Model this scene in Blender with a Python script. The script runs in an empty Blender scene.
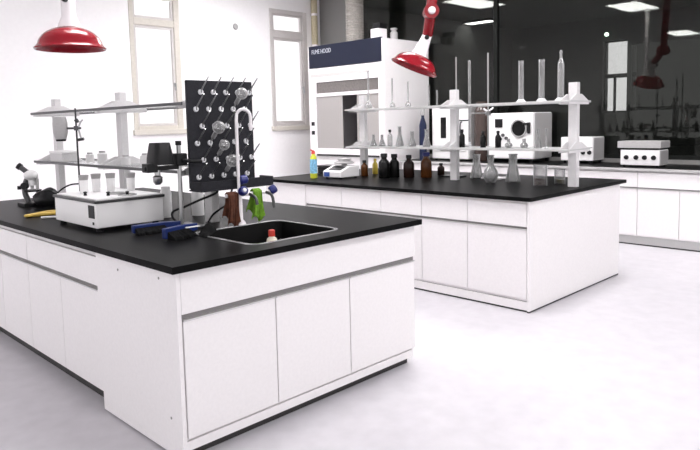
import bpy, bmesh, math, random
from mathutils import Vector, Matrix
random.seed(7)
scene = bpy.context.scene
COL = scene.collection
PI = math.pi

# ------------------------------------------------------------------ materials
MATS = {}
def mat(name, col, rough=0.5, metal=0.0, spec=0.5, var=0.0, scale=40.0, bump=0.0, bscale=200.0, emit=None, estr=0.0):
    m = bpy.data.materials.new(name); m.use_nodes = True
    nt = m.node_tree; b = nt.nodes['Principled BSDF']
    b.inputs['Base Color'].default_value = (*col, 1)
    b.inputs['Roughness'].default_value = rough
    b.inputs['Metallic'].default_value = metal
    b.inputs['Specular IOR Level'].default_value = spec
    tc = nt.nodes.new('ShaderNodeTexCoord')
    if var > 0:
        n = nt.nodes.new('ShaderNodeTexNoise'); n.inputs['Scale'].default_value = scale
        n.inputs['Detail'].default_value = 3
        nt.links.new(tc.outputs['Object'], n.inputs['Vector'])
        r = nt.nodes.new('ShaderNodeValToRGB')
        r.color_ramp.elements[0].position = .3; r.color_ramp.elements[1].position = .7
        r.color_ramp.elements[0].color = (*[c*(1-var) for c in col], 1)
        r.color_ramp.elements[1].color = (*[min(1, c*(1+var)) for c in col], 1)
        nt.links.new(n.outputs['Fac'], r.inputs['Fac'])
        nt.links.new(r.outputs['Color'], b.inputs['Base Color'])
    if bump > 0:
        n2 = nt.nodes.new('ShaderNodeTexNoise'); n2.inputs['Scale'].default_value = bscale
        nt.links.new(tc.outputs['Object'], n2.inputs['Vector'])
        bp = nt.nodes.new('ShaderNodeBump'); bp.inputs['Strength'].default_value = bump
        bp.inputs['Distance'].default_value = .01
        nt.links.new(n2.outputs['Fac'], bp.inputs['Height'])
        nt.links.new(bp.outputs['Normal'], b.inputs['Normal'])
    if emit:
        b.inputs['Emission Color'].default_value = (*emit, 1)
        b.inputs['Emission Strength'].default_value = estr
    MATS[name] = m
    return m

def glass(name, tint, rim, fac=0.35, blend=0.35, base=0.06, body=0.0, rough=.08):
    """thin clear glass: straight-through, with a pale glossy rim where the wall is seen edge-on"""
    m = bpy.data.materials.new(name); m.use_nodes = True
    nt = m.node_tree
    for n in list(nt.nodes): nt.nodes.remove(n)
    o = nt.nodes.new('ShaderNodeOutputMaterial')
    tr = nt.nodes.new('ShaderNodeBsdfTransparent'); tr.inputs[0].default_value = (*tint, 1)
    gl = nt.nodes.new('ShaderNodeBsdfGlossy'); gl.inputs['Color'].default_value = (*rim, 1); gl.inputs['Roughness'].default_value = rough
    lw = nt.nodes.new('ShaderNodeLayerWeight'); lw.inputs['Blend'].default_value = blend
    mr = nt.nodes.new('ShaderNodeMapRange')
    mr.inputs['From Min'].default_value = 0; mr.inputs['From Max'].default_value = 1
    mr.inputs['To Min'].default_value = base; mr.inputs['To Max'].default_value = fac
    nt.links.new(lw.outputs['Facing'], mr.inputs['Value'])
    mx = nt.nodes.new('ShaderNodeMixShader')
    nt.links.new(mr.outputs['Result'], mx.inputs['Fac'])
    df = nt.nodes.new('ShaderNodeBsdfTranslucent'); df.inputs[0].default_value = (*rim, 1)
    d2 = nt.nodes.new('ShaderNodeBsdfDiffuse'); d2.inputs[0].default_value = (*rim, 1)
    m1 = nt.nodes.new('ShaderNodeMixShader'); m1.inputs['Fac'].default_value = .5
    nt.links.new(df.outputs[0], m1.inputs[1]); nt.links.new(d2.outputs[0], m1.inputs[2])
    m2 = nt.nodes.new('ShaderNodeMixShader'); m2.inputs['Fac'].default_value = body
    nt.links.new(gl.outputs[0], m2.inputs[1]); nt.links.new(m1.outputs[0], m2.inputs[2])
    nt.links.new(tr.outputs[0], mx.inputs[1]); nt.links.new(m2.outputs[0], mx.inputs[2])
    nt.links.new(mx.outputs[0], o.inputs['Surface'])
    MATS[name] = m
    return m

WHITE   = mat('white_laminate', (.83,.805,.81), .42, var=.02, scale=60)
WHITEP  = mat('white_paint', (.90,.885,.893), .75, var=.015, scale=20)
WALLG   = mat('grey_wall_paint', (.22,.215,.21), .8, var=.05, scale=80)
CEIL    = mat('ceiling_paint', (.82,.82,.82), .85, var=.02)
FLOOR   = mat('vinyl_floor', (.58,.56,.592), .42, var=.05, scale=9, bump=.02, bscale=90)
BLACKT  = mat('black_resin_worktop', (.006,.006,.0062), .36, spec=.03, var=.2, scale=150)
BLACKP  = mat('black_plastic', (.008,.008,.009), .42, spec=.25)
BLACKM  = mat('black_metal', (.02,.02,.022), .3)
KICK    = mat('dark_kickboard', (.03,.028,.028), .6)
GAP     = mat('finger_recess', (.24,.23,.23), .6)  # grey darkened to draw the shade inside the finger recess
LIP     = mat('aluminium_lip', (.62,.61,.61), .35, metal=.6)
ALU     = mat('anodised_aluminium', (.55,.545,.54), .4, metal=.35, var=.04, scale=120)
STEEL   = mat('brushed_steel', (.42,.42,.42), .28, metal=.9)
DSTEEL  = mat('dark_steel', (.09,.09,.093), .35, metal=.6)
POST    = mat('grey_white_post', (.66,.645,.65), .45, var=.06, scale=140)
RED     = mat('red_enamel', (.25,.005,.013), .2, spec=.35)
REDD    = mat('red_tube', (.22,.006,.012), .25)
ENAM    = mat('white_enamel', (.86,.82,.84), .25)
INSTR   = mat('instrument_white', (.84,.83,.83), .35)
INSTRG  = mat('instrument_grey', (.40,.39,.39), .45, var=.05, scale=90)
BLUEP   = mat('navy_header_panel', (.012,.015,.032), .4, spec=.2)
TEXTW   = mat('pale_lettering', (.5,.52,.58), .5)
HGLASS  = mat('frosted_grey_sash', (.36,.34,.33), .25, var=.08, scale=120)
HDARK   = mat('hood_interior', (.03,.03,.03), .6)
HSTRIP  = mat('hood_vent_strip', (.55,.53,.52), .5, var=.1, scale=200)
PEGB    = mat('charcoal_pegboard', (.027,.027,.032), .5, spec=.1, var=.15, scale=90)
PEG     = mat('white_peg', (.8,.8,.82), .35)
NAVY    = mat('blue_tap_plastic', (.012,.018,.15), .35)
BRUSHB  = mat('blue_brush_back', (.008,.022,.12), .4, spec=.3)
BRIST   = mat('black_bristle', (.009,.009,.0095), .9, spec=.1, bump=.6, bscale=400)
BROWNC  = mat('brown_cloth', (.095,.03,.014), .9, var=.25, scale=60, bump=.3)
GREENC  = mat('green_cloth', (.155,.33,.02), .85, var=.2, scale=60, bump=.3)
YELLOWW = mat('yellow_wood', (.62,.42,.08), .5, var=.15, scale=30)
AMBER   = mat('amber_glass', (.085,.028,.007), .15, spec=.3, var=.2, scale=30)
DAMBER  = mat('dark_brown_glass', (.018,.008,.006), .15, spec=.25)
BLKGL   = mat('black_glass', (.006,.006,.006), .15, spec=.2)
YELB    = mat('yellow_plastic', (.62,.47,.06), .4)
YELLIME = mat('lime_yellow_plastic', (.66,.70,.05), .4)
REDCAP  = mat('red_cap', (.62,.05,.03), .4)
BLUELAB = mat('pale_blue_label', (.22,.50,.72), .5, var=.35, scale=70)
BLUELAB2= mat('blue_label', (.03,.08,.32), .5, var=.3, scale=90)
BLUEB   = mat('blue_bottle_plastic', (.012,.018,.05), .4, spec=.2, var=.2, scale=20)
BROWNJ  = mat('brown_jar_glass', (.05,.032,.027), .2, spec=.5, var=.15, scale=15)
FRAMEB  = mat('beige_window_frame', (.58,.545,.49), .6, var=.08, scale=60)
FRAMEG  = mat('grey_white_window_frame', (.56,.53,.52), .5, var=.08, scale=60)
CREAM   = mat('cream_pipe_paint', (.46,.40,.27), .5, var=.12, scale=40)
DUCT    = mat('flexible_duct', (.33,.31,.285), .6, var=.25, scale=60)
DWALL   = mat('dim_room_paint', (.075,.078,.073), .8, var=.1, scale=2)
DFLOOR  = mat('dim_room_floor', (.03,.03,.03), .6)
DARKFR  = mat('dark_partition_frame', (.012,.013,.012), .6, spec=.1)
TRANSL  = mat('milky_plastic', (.72,.71,.71), .35)
PORC    = mat('white_porcelain', (.80,.79,.79), .25)
RIMG    = mat('grey_rim', (.30,.29,.29), .5)
LIQB    = mat('brown_liquid', (.05,.02,.014), .2)
LIQY    = mat('olive_liquid', (.09,.075,.025), .2)
SINK    = mat('black_sink', (.004,.004,.004), .4, spec=.08)
SINKRIM = mat('sink_rim', (.30,.30,.30), .25, metal=.4)
PANEL   = mat('lamp_diffuser', (.9,.9,.9), .5, emit=(1,.985,.99), estr=11)
PANELF  = mat('far_lamp_diffuser', (.9,.9,.9), .5, emit=(1,.98,.96), estr=3.0)
REFLGLOW  = mat('dim_reflection_glow', (.7,.7,.7), .5, emit=(1,.98,.96), estr=.55)  # glow for a reflected ceiling light, not a lamp of its own
GRNLED  = mat('pale_green_indicator', (.5,.7,.5), .5, emit=(.75,1,.8), estr=3.0)
SKYP    = mat('far_daylight', (.9,.9,.9), .5, emit=(1,1,1), estr=6.0)
GLASS   = glass('clear_labware_glass', (.90,.90,.90), (.86,.86,.87), fac=.75, blend=.45, base=.12, body=.5)
GLASSM  = glass('misty_labware_glass', (.72,.72,.72), (.80,.80,.80), fac=.90, blend=.5, base=.24, body=.6)
SHELFG  = glass('shelf_glass', (.80,.82,.82), (.92,.92,.92), fac=.75, blend=.5, base=.45, body=.9)
SHELFC  = glass('clear_shelf_glass', (.93,.94,.94), (.9,.9,.9), fac=.35, blend=.4, base=.05, body=.5)
WINGL   = glass('window_glass', (.97,.97,.97), (.9,.9,.9), fac=.10, blend=.2, base=.02)
TINT    = glass('tinted_partition_glass', (.70,.71,.70), (.8,.82,.78), fac=.06, blend=.3, base=.028, rough=.02)

# ------------------------------------------------------------------ mesh helpers
class B:
    def __init__(s): s.bm = bmesh.new()
    def box(s, x0,x1,y0,y1,z0,z1):
        if x1<x0: x0,x1=x1,x0
        if y1<y0: y0,y1=y1,y0
        v=[s.bm.verts.new(p) for p in ((x0,y0,z0),(x1,y0,z0),(x1,y1,z0),(x0,y1,z0),(x0,y0,z1),(x1,y0,z1),(x1,y1,z1),(x0,y1,z1))]
        for f in ((3,2,1,0),(4,5,6,7),(0,1,5,4),(1,2,6,5),(2,3,7,6),(3,0,4,7)): s.bm.faces.new([v[i] for i in f])
        return s
    def prism(s, poly, axis, a0, a1):
        """poly: 2-D outline; extruded along axis ('x','y','z')"""
        def P(p,a):
            return {'x':(a,p[0],p[1]),'y':(p[0],a,p[1]),'z':(p[0],p[1],a)}[axis]
        A=[s.bm.verts.new(P(p,a0)) for p in poly]; C=[s.bm.verts.new(P(p,a1)) for p in poly]
        n=len(poly)
        s.bm.faces.new(A); s.bm.faces.new(C[::-1])
        for i in range(n): s.bm.faces.new((A[i],C[i],C[(i+1)%n],A[(i+1)%n]))
        return s
    def lathe(s, prof, c=(0,0,0), n=24, ax=None):
        """prof: list of (r,z) bottom to top; optional axis direction"""
        q = Vector((0,0,1)).rotation_difference(Vector(ax).normalized()).to_matrix() if ax is not None else Matrix.Identity(3)
        c=Vector(c); rings=[]
        for r,z in prof:
            if r<1e-6: rings.append([s.bm.verts.new(c+q@Vector((0,0,z)))])
            else: rings.append([s.bm.verts.new(c+q@Vector((r*math.cos(2*PI*i/n),r*math.sin(2*PI*i/n),z))) for i in range(n)])
        for a,b in zip(rings,rings[1:]):
            if len(a)==1 and len(b)==1: continue
            for i in range(n):
                j=(i+1)%n
                if len(a)==1: s.bm.faces.new((a[0],b[j],b[i]))
                elif len(b)==1: s.bm.faces.new((a[i],a[j],b[0]))
                else: s.bm.faces.new((a[i],a[j],b[j],b[i]))
        return s
    def cyl(s, p0, p1, r, r1=None, n=16):
        p0=Vector(p0); p1=Vector(p1); L=(p1-p0).length; r1=r if r1 is None else r1
        return s.lathe([(0,0),(r,0),(r1,L),(0,L)], p0, n, p1-p0)
    def tube(s, pts, r, n=10, radii=None):
        pts=[Vector(p) for p in pts]; rings=[]; up=Vector((0,0,1))
        prev=None
        for i,p in enumerate(pts):
            d=(pts[min(i+1,len(pts)-1)]-pts[max(i-1,0)]).normalized()
            if prev is None:
                a=d.orthogonal().normalized()
            else:
                a=(prev-d*prev.dot(d)).normalized()
            prev=a; b=d.cross(a); rr=radii[i] if radii else r
            rings.append([s.bm.verts.new(p+rr*(math.cos(2*PI*k/n)*a+math.sin(2*PI*k/n)*b)) for k in range(n)])
        for A,C in zip(rings,rings[1:]):
            for k in range(n): s.bm.faces.new((A[k],A[(k+1)%n],C[(k+1)%n],C[k]))
        s.bm.faces.new(rings[0][::-1]); s.bm.faces.new(rings[-1])
        return s
    def ball(s, c, r, sc=(1,1,1), n=14):
        m=n//2; prof=[(r*math.sin(PI*i/m), -r*math.cos(PI*i/m)) for i in range(m+1)]
        prof[0]=(0,-r); prof[-1]=(0,r)
        before=len(s.bm.verts); s.lathe(prof,(0,0,0),n)
        s.bm.verts.ensure_lookup_table()
        for v in s.bm.verts[before:]: v.co=Vector((v.co.x*sc[0],v.co.y*sc[1],v.co.z*sc[2]))+Vector(c)
        return s

def catmull(pts, k=6):
    pts=[Vector(p) for p in pts]; P=[pts[0]]+pts+[pts[-1]]; out=[]
    for i in range(1,len(P)-2):
        p0,p1,p2,p3=P[i-1],P[i],P[i+1],P[i+2]
        for j in range(k):
            t=j/k
            out.append(.5*((2*p1)+(-p0+p2)*t+(2*p0-5*p1+4*p2-p3)*t*t+(-p0+3*p1-3*p2+p3)*t**3))
    out.append(pts[-1]); return out

def wpos(o):
    v=Vector((0,0,0))
    while o is not None:
        v=v+o.location; o=o.parent
    return v
def obj(name, b, m, parent=None, smooth=False, bevel=0.0, loc=None):
    """link the collected shapes as ONE mesh object; coordinates are given in the world frame"""
    bm=b.bm
    bmesh.ops.recalc_face_normals(bm, faces=bm.faces[:])
    off = wpos(parent) if parent is not None else Vector((0,0,0))
    if loc is not None: off = off+ (Vector(loc)-off)
    for v in bm.verts: v.co -= off
    me=bpy.data.meshes.new(name); bm.to_mesh(me); bm.free()
    if smooth:
        for p in me.polygons: p.use_smooth=True
    me.materials.append(m)
    o=bpy.data.objects.new(name, me); COL.objects.link(o)
    if parent is not None:
        o.parent=parent
        if loc is not None: o.location=Vector(loc)-wpos(parent)
    elif loc is not None: o.location=loc
    if bevel>0:
        md=o.modifiers.new('bevel','BEVEL'); md.width=bevel; md.segments=2; md.limit_method='ANGLE'; md.angle_limit=math.radians(40)
    if smooth:
        md=o.modifiers.new('split','EDGE_SPLIT'); md.split_angle=math.radians(42)
    return o
def tag(o, label, cat, group=None):
    o['label']=label; o['category']=cat
    if group: o['group']=group
    return o
def thing(name, label, cat, loc, group=None):
    o=bpy.data.objects.new(name,None); COL.objects.link(o); o.location=loc; o.empty_display_size=.05
    return tag(o,label,cat,group)
def struct(name, b, m, parent=None, **k):
    o=obj(name,b,m,parent,**k)
    if parent is None: o['kind']='structure'
    return o
def sempty(name, loc):
    o=bpy.data.objects.new(name,None); COL.objects.link(o); o.location=loc; o['kind']='structure'; return o
def dup(root, loc, label, group=None):
    r=root.copy(); COL.objects.link(r); r.location=loc; r['label']=label
    if group: r['group']=group
    for ch in list(root.children):
        c=ch.copy(); COL.objects.link(c); c.parent=r
        for g in ch.children:
            d=g.copy(); COL.objects.link(d); d.parent=c
    return r

# ------------------------------------------------------------------ the room
YW, XW, ZC = 6.2, 6.6, 3.6
struct('floor', B().box(-6,XW+.06,-6,YW,-.1,0), FLOOR)
struct('ceiling', B().box(-6,13.2,-6,YW+.25,ZC,ZC+.1), CEIL)
W1 = (3.02,3.80,1.36,3.30); W2=(5.47,6.28,1.36,3.30)
b=B()
xs=[-6,W1[0],W1[1],W2[0],W2[1],XW+.2]
for i in (0,2,4): b.box(xs[i],xs[i+1],YW,YW+.22,0,ZC)
for w in (W1,W2):
    b.box(w[0],w[1],YW,YW+.22,0,w[2]); b.box(w[0],w[1],YW,YW+.22,w[3],ZC)
struct('wall_left', b, WHITEP)
def window(n, w, fm, sillm):
    x0,x1,z0,z1=w
    r=sempty('window_%d'%n, ((x0+x1)/2,YW,z0))
    y0,y1=YW-.012,YW+.06; t=.065
    b=B().box(x0,x0+t,y0,y1,z0,z1).box(x1-t*1.4,x1,y0,y1,z0,z1).box(x0+t,x1-t*1.4,y0,y1,z0,z0+t).box(x0+t,x1-t*1.4,y0,y1,z1-t,z1)
    obj('window_frame', b, fm, r, bevel=.006)
    obj('transom', B().box(x0+t,x1-t*1.4,y0+.004,y1,2.83,2.93), fm, r, bevel=.006)
    b=B()
    s=.035; a0,a1=x0+t,x1-t*1.4
    for za,zb in ((z0+t,2.83),(2.93,z1-t)):
        b.box(a0,a0+s,y0+.02,y1-.01,za,zb).box(a1-s,a1,y0+.02,y1-.01,za,zb).box(a0+s,a1-s,y0+.02,y1-.01,za,za+s).box(a0+s,a1-s,y0+.02,y1-.01,zb-s,zb)
    obj('sash', b, FRAMEG, r, bevel=.004)
    b=B().box(a0+s,a1-s,YW+.02,YW+.026,z0+t+s,2.83-s).box(a0+s,a1-s,YW+.02,YW+.026,2.93+s,z1-t-s)
    obj('window_pane', b, WINGL, r)
    b=B().box(a1-s-.006,a1-.02,y0-.012,y0+.02,2.0,2.04).box(a1-.03,a1-.018,y0-.03,y0+.0,1.93,2.04)
    obj('window_handle', b, STEEL, r)
    obj('window_sill', B().box(x0-.02,x1+.06,YW-.05,YW+.01,z0-.06,z0+.012), sillm, r, bevel=.006)
window(1, W1, FRAMEB, FRAMEB)
window(2, W2, FRAMEG, FRAMEB)

# right wall: a solid grey piece by the corner and a kerb; tinted glass partition for the rest
PY0, PY1 = -3.0, 5.48
struct('wall_right', B().box(XW,XW+.12,PY1,YW,0,ZC).box(XW,XW+.12,-6,PY1,0,.90), WALLG)
b=B()
pr=sempty('window_3', (XW,1.2,.9))
fb=B()
for y in (PY1-.03, 2.66, -.3, PY0):
    fb.box(XW+.01,XW+.07,y-.03,y+.03,.90,ZC)
fb.box(XW+.01,XW+.07,PY0,PY1,.90,.95).box(XW+.01,XW+.07,PY0,PY1,ZC-.05,ZC)
obj('partition_frame', fb, DARKFR, pr)
obj('partition_pane', B().box(XW+.035,XW+.045,PY0,PY1,.95,ZC-.05), TINT, pr)
# dim neighbouring room behind the glass
XF=13.0
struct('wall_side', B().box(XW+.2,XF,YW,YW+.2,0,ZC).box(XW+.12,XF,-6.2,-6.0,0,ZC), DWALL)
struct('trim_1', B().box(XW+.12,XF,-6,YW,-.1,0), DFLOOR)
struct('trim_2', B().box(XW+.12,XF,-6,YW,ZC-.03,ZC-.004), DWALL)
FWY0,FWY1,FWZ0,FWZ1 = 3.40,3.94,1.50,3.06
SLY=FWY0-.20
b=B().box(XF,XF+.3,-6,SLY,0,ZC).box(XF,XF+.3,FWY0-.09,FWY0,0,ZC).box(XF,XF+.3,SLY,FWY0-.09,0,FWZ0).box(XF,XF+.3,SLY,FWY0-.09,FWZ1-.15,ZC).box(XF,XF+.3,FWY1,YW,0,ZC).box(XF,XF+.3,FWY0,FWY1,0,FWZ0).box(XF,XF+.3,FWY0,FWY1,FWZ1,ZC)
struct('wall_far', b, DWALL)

# ------------------------------------------------------------------ generic cabinet pieces
def fb_x(x, a0,a1,d0,d1,z0,z1): return (x-d1,x-d0,a0,a1,z0,z1)      # front facing -x
def fb_y(y, a0,a1,d0,d1,z0,z1): return (a0,a1,y-d1,y-d0,z0,z1)      # front facing -y
def front(fn, pos, root, a0,a1, doors, zt=.815, zm=.632, zd=.612, zb=.10, drawer=True, leaf='drawer'):
    g=.0025
    if drawer:
        obj(leaf, B().box(*fn(pos,a0+g,a1-g,0,.018,zm,zt)), WHITE, root, bevel=.0015)
        obj('finger_recess', B().box(*fn(pos,a0,a1,-.002,.004,zd,zm)), GAP, root)
    n=len(doors)-1
    for i in range(n):
        d=obj('door', B().box(*fn(pos,doors[i]+g,doors[i+1]-g,0,.018,zb,zd-.004)), WHITE, root, bevel=.0015)
        obj('handle_lip', B().box(*fn(pos,doors[i]+g,doors[i+1]-g,.002,.026,zd-.004,zd+.003)), LIP, d)

# ------------------------------------------------------------------ front island bench
L1=3.3; W=1.6; H=.85
def worktop(name, x0,x1,y0,y1, label, hole=None):
    b=B()
    if hole is None:
        b.box(x0,x1,y0,y1,H-.03,H)
        return tag(obj(name,b,BLACKT,bevel=.004),label,'worktop')
    hx0,hx1,hy0,hy1=hole
    r=.06; n=5
    inner=[]
    for cx,cy,a in ((hx1-r,hy1-r,0),(hx0+r,hy1-r,90),(hx0+r,hy0+r,180),(hx1-r,hy0+r,270)):
        for i in range(n+1):
            t=math.radians(a+90*i/n); inner.append((cx+r*math.cos(t),cy+r*math.sin(t)))
    outer=[(x1,y1),(x0,y1),(x0,y0),(x1,y0)]
    bm=b.bm
    for z in (H,H-.03):
        O=[bm.verts.new((*p,z)) for p in outer]; I=[bm.verts.new((*p,z)) for p in inner]
        m=n+1
        for q in range(4):
            seg=I[q*m:(q+1)*m]
            for i in range(n): bm.faces.new((O[q],seg[i],seg[i+1]))
            nx=I[((q+1)*m)%len(I)]
            bm.faces.new((O[q],seg[-1],nx,O[(q+1)%4]))
        if z==H: O1,I1=O,I
        else:
            for A,C in ((O1,O),(I1,I)):
                k=len(A)
                for i in range(k): bm.faces.new((A[i],A[(i+1)%k],C[(i+1)%k],C[i]))
    return tag(obj(name,b,BLACKT),label,'worktop'), inner

HOLE=(.50,1.06,.13,.65)
wt,inner=worktop('worktop',0,W,0,L1,'black worktop of the front island bench, with a sink cut into it',HOLE)
# sink
s=thing('sink','black lab sink let into the near end of the front bench','sink',(.78,.39,.60))
b=B(); bm=b.bm
cx,cy=.78,.39
rings=[]
for sc,z in ((1.0,.849),(.985,.84),(.96,.66),(.90,.62),(.4,.612)):
    rings.append([bm.verts.new((cx+(p[0]-cx)*sc,cy+(p[1]-cy)*sc,z)) for p in inner])
for A,C in zip(rings,rings[1:]):
    k=len(A)
    for i in range(k): bm.faces.new((A[i],A[(i+1)%k],C[(i+1)%k],C[i]))
bm.faces.new(rings[-1])
obj('basin',b,SINK,s,smooth=True)
b=B(); bm=b.bm; rr=[]
for sc,z in ((1.0,.8505),(1.005,.8535),(1.05,.8535),(1.055,.8503)):
    rr.append([bm.verts.new((cx+(p[0]-cx)*sc,cy+(p[1]-cy)*sc,z)) for p in inner])
for A,C in zip(rr,rr[1:]):
    k=len(A)
    for i in range(k): bm.faces.new((A[i],A[(i+1)%k],C[(i+1)%k],C[i]))
obj('rim',b,SINKRIM,s)
obj('drain',B().lathe([(0,.613),(.04,.613),(.042,.617),(.02,.618),(0,.618)],(cx,cy,0)),STEEL,s,smooth=True)

c=thing('sink_cabinet','white sink cabinet with three doors at the near end of the front bench','cabinet',(.8,.4,0))
# open-topped carcass so that the basin hangs inside
b=B().box(.05,.068,.055,.78,.08,.819).box(W-.068,W-.03,.055,.78,.08,.819).box(.068,W-.068,.762,.78,.08,.819).box(.068,W-.068,.055,.07,.08,.819).box(.068,W-.068,.07,.762,.08,.1)
obj('carcass',b,WHITE,c)
obj('side_panel',B().box(.03,.05,.032,.785,.012,.819),WHITE,c,bevel=.0015)
b=B()
for p in ((.55,.755),(.17,.775),(.12,.175)): b.cyl((.031,p[0],p[1]),(.0285,p[0],p[1]),.006,n=10)
obj('screw_cap',b,GAP,c)
obj('apron',B().box(.052,W-.03,.034,.055,.636,.817),WHITE,c,bevel=.0015)
obj('finger_recess',B().box(.052,W-.03,.047,.056,.612,.636),GAP,c)
dx=[.055,.545,1.035,W-.032]
for i in range(3):
    d=obj('door',B().box(dx[i]+.003,dx[i+1]-.003,.034,.055,.098,.610),WHITE,c,bevel=.0015)
    obj('handle_lip',B().box(dx[i]+.003,dx[i+1]-.003,.028,.05,.606,.613),LIP,d)
obj('plinth',B().box(.052,W-.05,.040,.06,.044,.085),WHITE,c)
obj('kickboard',B().box(.054,W-.06,.075,.75,0,.044),KICK,c)

units=[(.787,1.78,'white base cabinet beside the sink cabinet on the front bench'),
       (1.78,2.77,'white base cabinet at the left edge of the photo on the front bench'),
       (2.77,L1-.03,'narrow white base cabinet at the far end of the front bench')]
for a0,a1,lab in units:
    c=thing('base_cabinet',lab,'cabinet',(.8,(a0+a1)/2,0))
    obj('carcass',B().box(.06,W-.03,a0+.001,a1-.001,.08,.819),WHITE,c)
    mid=(a0+a1)/2
    front(fb_x,.06,c,a0,a1,[a0,mid,a1] if a1-a0>.7 else [a0,a1],zt=.778,zm=.632,zd=.612,zb=.09)
    obj('top_rail',B().box(.045,.06,a0+.002,a1-.002,.786,.817),LIP,c)
    obj('kickboard',B().box(.10,W-.06,a0,a1,0,.08),KICK,c)

# reagent shelves --------------------------------------------------------------
def reagent_shelf(label, x, ys, y0, y1, rm, gm, zt=1.69, zs=(1.15,1.535)):
    r=thing('reagent_shelf',label,'shelf',(x,sum(ys)/len(ys),H))
    for y in ys:
        p=obj('post',B().box(x-.025,x+.025,y-.037,y+.037,H,zt),POST,r,bevel=.003)
        for z in zs:
            hw=.17
            for k,(ya,yb) in enumerate(((y-.045,y-.037),(y+.037,y+.045))):
                bb=B().prism([(x-hw,z-.02),(x+hw,z-.02),(x+hw,z+.006),(x+.045,z+.062),(x-.045,z+.062),(x-hw,z+.006)],'y',ya,yb)
                obj('bracket',bb,POST,p)
    for z in zs:
        g=obj('glass_shelf',B().box(x-.18,x+.18,y0,y1,z,z+.008),gm,r)
        for sx in (-1,1):
            obj('rail',B().box(x+sx*.183-.004,x+sx*.183+.004,y0,y1,z-.006,z+.012),rm,g,bevel=.0015)
    return r
reagent_shelf('two-tier glass reagent shelf on white posts along the front bench',.80,(.925,2.01,3.16),.90,3.21,DSTEEL,SHELFC,zt=1.655)
X2=3.7
reagent_shelf('two-tier glass reagent shelf on white posts along the rear island bench',X2,(.105,1.27,2.44),.05,2.53,ALU,SHELFG)
ZL,ZU=1.1585,1.5435

# ------------------------------------------------------------------ rear island bench
bx=2.834; W2b=1.68; L2=3.1
worktop('worktop',bx,bx+W2b,0,L2,'plain black worktop of the rear island bench')
x0=bx+.05; x1=bx+1.6
uy=[.05,.56,1.01,1.46,1.95,2.45]
labs=['white drawer and door cabinet at the near right corner of the rear bench','second white cabinet along the front of the rear bench from its near corner',
      'third white cabinet along the rear bench, right behind the corner of the front worktop','fourth white cabinet along the front of the rear bench, partly behind the sink bench',
      'fifth white cabinet along the front of the rear bench, beyond the sink']
for i in range(5):
    c=thing('base_cabinet',labs[i],'cabinet',((x0+x1)/2,(uy[i]+uy[i+1])/2,0))
    obj('carcass',B().box(x0,x1,uy[i]+.001,uy[i+1]-.001,.08,.819),WHITE,c)
    front(fb_x,x0,c,uy[i],uy[i+1],[uy[i],uy[i+1]],zt=.800)
    obj('top_rail',B().box(x0-.006,x0,uy[i]+.002,uy[i+1]-.002,.804,.817),LIP,c)
    obj('plinth',B().box(x0-.012,x0+.01,uy[i]+.001,uy[i+1]-.001,.015,.078),WHITE,c)
    obj('kickboard',B().box(x0+.0,x1-.03,uy[i],uy[i+1],0,.08),KICK,c)
c=thing('base_cabinet','plain white panelled cabinet at the far end of the rear bench','cabinet',((x0+x1)/2,2.77,0))
obj('carcass',B().box(x0,x1,2.451,L2-.03,.08,.819),WHITE,c)
obj('front_panel',B().box(x0-.018,x0,2.453,L2-.03,.10,.817),WHITE,c)
obj('kickboard',B().box(x0,x1-.03,2.45,L2-.05,0,.08),KICK,c)
c=tag(obj('end_panel',B().box(bx+.03,x1+.002,.028,.048,.012,.8195),WHITE,bevel=.0015),'plain white end panel closing the near end of the rear island bench','panel')
obj('base_seal',B().box(bx+.034,x1,.03,.047,0,.0125),KICK,c)

# ------------------------------------------------------------------ wall bench under the partition
XB=5.84
wbt=worktop('worktop',XB,XW-.002,-2.3,3.76,'black worktop along the dark glass partition')
obj('edge_strip',B().box(XB-.006,XB,-2.3,3.76,H-.03,H-.002),ALU,wbt)['label']='pale grey edging strip'
ub=[-2.3,-1.3,-.44,.42,1.28,2.14,3.0,3.75]
lb=['white wall cabinet outside the right edge of the photo','white wall cabinet just past the right edge of the photo','white wall cabinet under the hotplate at the right of the photo',
    'white wall cabinet partly behind the near end of the rear bench','white wall cabinet below the round-windowed oven','white wall cabinet below the tall brown jar','white wall cabinet right beside the fume hood']
for i in range(7):
    a0,a1=ub[i],ub[i+1]
    c=thing('wall_cabinet',lb[i],'cabinet',(XB+.35,(a0+a1)/2,0))
    obj('carcass',B().box(XB+.045,XW-.01,a0+.001,a1-.001,.10,.819),WHITE,c)
    front(fb_x,XB+.045,c,a0,a1,[a0,(a0+a1)/2,a1],zt=.80,zm=.640,zd=.625,zb=.112)
    obj('kickboard',B().box(XB+.06,XW-.03,a0,a1,0.012,.10),ALU,c)
    obj('base_seal',B().box(XB+.055,XW-.03,a0,a1,0,.014),KICK,c)

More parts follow.
